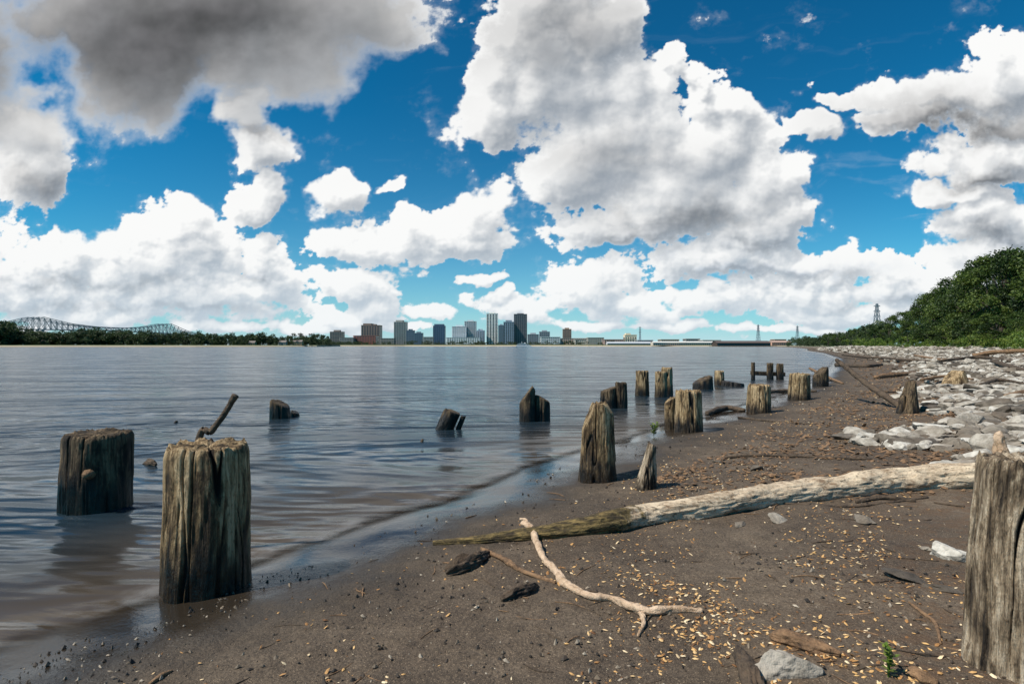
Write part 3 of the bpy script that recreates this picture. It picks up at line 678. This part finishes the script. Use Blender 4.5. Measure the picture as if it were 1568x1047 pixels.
A0=np.array([WX(45,2000),2000.]);B0=np.array([WX(245,2600),2600.]);dv=(B0-A0)/np.linalg.norm(B0-A0);nv=np.array([dv[1],-dv[0]]);L=np.linalg.norm(B0-A0)
def topc(s):
    return np.interp(s,[-220,-110,0,110,L*.36,L*.5,L*.64,L-110,L,L+110,L+250],[0.02,.25,1,.45,.2,.16,.2,.45,1,.3,.02])
def deck(s): return np.interp(s,[-400,-220,0,L/2,L,L+250,L+700],[48,54,60,64,60,50,34])
ss=np.linspace(-220,L+250,49)
for off in(-11,11,32,54):
    pt=None
    for i,s in enumerate(ss):
        q=A0+dv*s+nv*off;b=np.array([q[0],q[1],deck(s)]);t=np.array([q[0],q[1],deck(s)+6+38*topc(s)])
        w=1.0
        a.beam(b,t,w)
        if pt is not None:
            a.beam(pb,b,1.8);a.beam(pt,t,1.8);a.beam(pb if i%2 else pt,t if i%2 else b,w)
        pb,pt=b,t
for s0,s1 in zip(np.linspace(-700,L+700,24)[:-1],np.linspace(-700,L+700,24)[1:]):
    for o in(0,43):
        p=A0+dv*s0+nv*o;q=A0+dv*s1+nv*o;a.beam((*p,deck(s0)),(*q,deck(s1)),3)
        if s0<-230 or s0>L+250: a.beam((*p,0),(*p,deck(s0)-1),4)
for s in(-220,0,L,L+250):
    for o in(-11,11,32,54):
        p=A0+dv*s+nv*o;a.beam((*p,-2),(*p,deck(s)-1),7)
a.make('cantilever_truss_bridge',[m_steel])
m_roof=bcol('house_roof',(.20,.17,.15));m_tan=bcol('house_tan_wall',(.42,.29,.15));m_wht=bcol('house_grey_wall',(.40,.38,.34))
def house(px,Yd,w,h,m):
    a=Acc();x=WX(px,Yd);a.box(x-w/2,x+w/2,Yd,Yd+9,2.6,2.6+h,0);e=2.6+h
    a.add([(x-w/2-.5,Yd-.6,e),(x+w/2+.5,Yd-.6,e),(x+w/2+.5,Yd+4.5,e+3.5),(x-w/2-.5,Yd+4.5,e+3.5),(x-w/2-.5,Yd+9.6,e),(x+w/2+.5,Yd+9.6,e)],[(0,1,2,3),(3,2,5,4)],1)
    a.add([(x-w/2,Yd,e),(x-w/2,Yd+9,e),(x-w/2,Yd+4.5,e+3.3),(x+w/2,Yd,e),(x+w/2,Yd+9,e),(x+w/2,Yd+4.5,e+3.3)],[(0,2,1),(3,4,5)],0)
    k=int(w/3)
    for i in range(k): a.box(x-w/2+w*(i+.3)/k,x-w/2+w*(i+.7)/k,Yd-.1,Yd+.5,3.6,2.6+h*.8,2)
    a.make('riverside_house',[m,m_roof,m_glass])
for px,Yd,w,h,m in((64,835,10,4,m_tan),(230,880,14,8,m_tan),(385,950,10,4,m_tan),(432,980,12,5,m_wht),(455,990,16,6,m_tan)):
    house(px,Yd,w,h,m)
a=Acc();Yd=2300;xc=WX(802,Yd)
a.add([(xc-30,Yd,0),(xc+27,Yd,0),(xc+34,Yd,4),(xc-32,Yd,4),(xc-30,Yd+12,0),(xc+27,Yd+12,0),(xc+34,Yd+6,4),(xc-32,Yd+12,4)],[(0,1,2,3),(1,5,6,2),(5,4,7,6),(4,0,3,7),(3,2,6,7)])
for k,(l,r_) in enumerate(((-28,24),(-25,18),(-20,10))):
    a.box(xc+l,xc+r_,Yd+1,Yd+11,4+k*3,6.6+k*3,0);a.box(xc+l-1,xc+r_+1,Yd+.3,Yd+11.7,6.6+k*3,7+k*3,0);a.box(xc+l+1,xc+r_-1,Yd+.8,Yd+1.5,5+k*3,6+k*3,1)
a.box(xc+2,xc+7,Yd+4,Yd+8,13,16,0);a.beam((xc-8,Yd+6,13),(xc-8,Yd+6,20),1.6)
a.make('riverboat',[bcol('white_paint',(.8,.8,.79)),m_glass])

# ---------------------------------------------------------------- sky: clouds
NU,NVV=1500,600
u=np.linspace(-1.2,1.2,NU);v=np.linspace(-.004,.9,NVV);U,Vv=np.meshgrid(u,v)
PX=CX+F0*U;PY=HY-F0*Vv
fs=1-.6*sstep(420,510,PY)
wx=PX+(34*fbm(PX/150,PY/150,3,1)+24*fbm(PX/55,PY/50,4,101,.6))*fs;wy=PY+(28*fbm(PX/150+50,PY/150,3,3)+20*fbm(PX/55+7,PY/50,4,103,.6))*fs
BL=[(330,20,290,95,1),(200,90,110,85,1),(420,85,130,70,1),(545,25,90,50,1),(375,175,38,36,.9),(120,20,110,60,.7),
(30,200,72,50,1),(45,260,62,50,1),(395,235,48,28,1),
(290,360,90,48,1),(400,300,36,36,1),(80,395,100,30,1),(210,405,118,46,1),(428,410,42,56,1),(40,440,120,38,1),(300,445,190,38,1),
(518,297,40,38,1),(608,278,34,12,.8),
(590,372,84,36,1),(740,325,48,42,1),(680,358,98,32,1),(555,440,54,34,1),(722,424,38,10,.9),
(850,40,88,110,1),(835,135,92,60,1),(735,190,60,40,1),(915,190,112,105,1),(1000,250,138,78,1),(1100,215,82,56,1),(1165,270,62,54,1),(1060,310,122,50,1),(940,342,88,26,1),(1222,328,42,32,1),(1110,393,110,36,1),(1180,345,66,38,1),(860,260,76,54,1),(930,50,48,70,1),
(1045,98,22,24,1),(1072,135,28,18,1),(1110,160,50,20,1),(1225,190,46,20,1),(1285,148,44,13,.9),(1175,200,36,20,.9),
(1440,145,135,30,1),(1545,105,70,46,1),(1510,245,105,34,1),(1545,345,96,42,1),(1400,185,90,18,.9),(1460,295,80,18,.9),(1540,190,60,24,.9),(1530,400,90,22,.9),
(1270,408,76,22,1),(1225,450,115,24,1),(1400,440,120,28,1),(1510,420,95,36,1),
(905,430,66,44,1),(970,470,78,26,1),(820,475,60,20,.9),(725,460,32,12,.9),(660,480,46,12,.8),(540,480,80,20,.9),(1080,465,90,24,.9),(1300,480,120,18,.9),(150,480,140,24,.9),(768,460,26,14,.9),
(60,500,90,8,.8),(330,497,90,8,.8),(470,500,60,9,.8),(600,503,60,7,.8),(900,500,60,9,.8),(1040,500,70,9,.8),(1150,503,80,7,.8),(1250,505,80,6,.8),
(-150,100,180,120,1),(-200,360,200,90,1),(1750,200,150,90,1),(1780,400,190,60,1),(600,-150,160,70,1),(1150,-180,200,70,1)]
B=np.zeros(U.shape)
for cx,cy,rx,ry,w in BL:
    q=((wx-cx)/rx)**2+((wy-cy)/ry)**2
    B+=np.exp(np.clip(6*(w-q),-30,8))
B=np.log(B+2e-3)/6
k=sstep(230,440,PY)
soft=sstep(700,560,PX)*sstep(270,170,PY)
j1=PX+9*fbm(PX/26,PY/26,4,71,.6);j2=PY+9*fbm(PX/26+9,PY/26,4,72,.6)
def bil(s,sd,o=5,g=.5):
    r=0;a=1;t=0
    for i in range(o):
        r=r+a*(.5-1.35*worley(j1/s*1.9**i+i*3.1,j2/s*1.15*1.9**i,sd+i)+.05);t+=a;a*=g
    return r/t
nb=bil(95,10,5,.6)*(1-k)+bil(42,20,5,.58)*k
nbs=bil(95,10,3,.5)*(1-k)+bil(42,20,3,.5)*k
fb=fbm(PX/90,PY/75,8,31,.66)*(1-k)+fbm(PX/46,PY/28,7,33,.64)*k
fbs=fbm(PX/90,PY/75,4,31,.52)*(1-k)+fbm(PX/46,PY/28,4,33,.52)*k
sf=1-.65*soft
Dn=B*.74+.90*nb*sf+.78*fb*sf+.04
Ds=B*.74+.90*nbs*sf+.45*fbs*sf+.04
edge=np.clip(np.minimum((1.2-np.abs(U))/.12,(.9-Vv)/.12),0,1);Dn=Dn-1.5*(1-edge)
wisp=fbm(PX/300+.7*fbm(PX/200,PY/110,4,8),PY/34+PX/260+.8*fbm(PX/150,PY/70,3,18),7,61,.58)
wz=sstep(.0,.9,wisp)*sstep(170,330,PY)*.45*sstep(950,1450,PX)+sstep(.2,1.0,wisp)*.06
wd=.13+.55*np.clip(fbm(PX/140,PY/110,3,91)+.05,0,1)
al=sstep(-.03,1,np.clip((Dn+.03)/wd,0,1))*(1-soft)+sstep(-.45,.50,Dn)*soft
veil=.25*sstep(-.35,.1,Dn)*np.clip(.3+fbm(PX/70,PY/50,6,95,.6),0,1);al=al+veil*(1-al)
t=np.clip(Ds,0,1.1)
du=u[1]-u[0];dvv=v[1]-v[0]
def shf(a,pu,pv): return np.roll(np.roll(a,-int(round(pv/dvv)),0),-int(round(pu/du)),1)
acc=np.zeros_like(t);W=0
for i in range(1,17):
    w=1-i/20;acc+=shf(t,-.4*i*.0075,i*.0075)*w;W+=w
acc/=W
T=np.exp(-1.4*acc)
dome=np.clip(B*.74+.90*nb*sf+.40*fbs*sf+.04,0,1.2)
r1=np.clip((dome-shf(dome,-.004,.005))*1.4,-.35,.35);r2_=np.clip((t-shf(t,-.011,.014))*1.3,-.5,.5);r3=np.clip((t-shf(t,-.028,.036))*.85,-.5,.5)
rs=1-.75*soft
lit=np.clip(T*1.08+(.22*r1+.38*r2_+.46*r3)*rs+.15,0,1.15)
thin=np.exp(-np.clip(Dn,0,2)*4.)
lit=lit*(1-thin*.5)+.92*thin*.5
DK=[(320,20,380,135,.93),(180,90,160,105,.72),(890,30,110,60,.42),(900,235,160,40,.28),(1040,338,150,26,.55),(1480,195,170,22,.75),(1450,160,200,26,.3),(1500,272,110,18,.65),(1540,375,95,22,.6),(1110,422,115,14,.55),(60,290,70,22,.4),(-150,100,200,140,.7),(390,210,55,12,.4),(990,385,60,12,.5),(1250,424,90,9,.5),(1380,460,120,10,.45),(90,435,95,10,.4),(400,412,22,9,.6),(120,470,120,7,.35),(950,362,85,10,.45),(320,470,120,7,.3),(1180,375,70,9,.45),(230,430,90,10,.25)]
K=np.zeros_like(t)
for cx,cy,rx,ry,w in DK:
    q=((wx-cx)/rx)**2+((wy-cy)/ry)**2;K=1-(1-K)*(1-w*np.exp(-q*1.1))
K*=np.clip(np.clip(Dn+.3*soft,0,9)*1.6,0,1)*.96
low=sstep(500,280,PY)[...,None];sh2=np.array([.32,.365,.42])*low+np.array([.48,.56,.64])*(1-low)
L_=np.clip(lit,0,1)[...,None]**1.25
wh=np.array([.97,.97,.96])
col=sh2*(1-L_)+wh*L_  # cloud self-shading, bright tops to grey undersides, painted into the emitted colour
lk=sstep(300,420,PY)[...,None]
dk=np.array([.070,.068,.072])*(1-lk)+np.array([.22,.27,.34])*lk
col=col*(1-K[...,None])+dk*K[...,None]*(1+.9*(np.clip(r3+r2_,-.4,.6))[...,None]+.7*np.clip(fbs,-.8,1)[...,None])
wa=wz*(1-al);A_=al+wa;col=(col*al[...,None]+np.array([.60,.70,.80])*wa[...,None])/np.maximum(A_,1e-4)[...,None]
hz=np.exp(-np.clip(Vv,0,9)/.09)*.85;hc=np.array([.60,.76,.86])
A2=A_+hz*(1-A_);hm=np.clip(hz*(1-A_*.65)/np.maximum(A2,1e-4),0,.92)[...,None]
col=col*(1-hm)+hc*hm;A_=np.clip(A2,0,1)
R_=12000.;nr=np.sqrt(U**2+1+Vv**2)
Pp=np.stack([U/nr,1/nr,Vv/nr],2)*R_
cc=np.concatenate([np.clip(col,0,1),A_[...,None]],2).reshape(-1,4)
M=Mat('cloud_layer');ca=M.n('ShaderNodeAttribute',attribute_name='cloud',out=0);av=M.attr('cover')
em=M.n('ShaderNodeEmission',{0:ca,1:1.0});M.surf(M.n('ShaderNodeMixShader',{0:av,1:M.n('ShaderNodeBsdfTransparent'),2:em}))
try: M.m.cycles.emission_sampling='NONE'
except Exception: pass
mk('sky',Pp.reshape(-1,3),gridF(NU,NVV),M.m,attrs={'cover':A_},cols={'cloud':cc},smooth=True)

# ---------------------------------------------------------------- world, sun, camera
sd=np.array([-.56,-.22,.80]);sd/=np.linalg.norm(sd)
W_=Mat('World',True);sc.world=W_.m
sk=W_.t.nodes.new('ShaderNodeTexSky');sk.sky_type='NISHITA';sk.sun_disc=False;sk.sun_elevation=math.asin(sd[2]);sk.sun_rotation=math.atan2(sd[0],sd[1]);sk.air_density=1.;sk.dust_density=.2;sk.ozone_density=2.5
c=W_.mix(1,sk.outputs[0],(.06*.25,.64*.25,.98*.25),'MULTIPLY')
c=W_.n('ShaderNodeGamma',{0:c,1:1.25})
c=W_.mix(1,c,(3.2,4.9,3.5),'MULTIPLY')
W_.surf(W_.n('ShaderNodeBackground',{0:c,1:.105}))
sun=bpy.data.lights.new('sun','SUN');sun.energy=5.0;sun.angle=math.radians(.5);sun.color=(1,.93,.82)
so=bpy.data.objects.new('sun',sun);sc.collection.objects.link(so)
from mathutils import Vector
so.rotation_euler=Vector(sd).to_track_quat('Z','Y').to_euler()
cam=bpy.data.cameras.new('camera');cam.lens=20;cam.sensor_width=36;cam.clip_end=60000;cam.clip_start=.05
co=bpy.data.objects.new('camera',cam);sc.collection.objects.link(co);co.location=(0,0,EYE);co.rotation_euler=(math.radians(90.43),0,0)
sc.camera=co
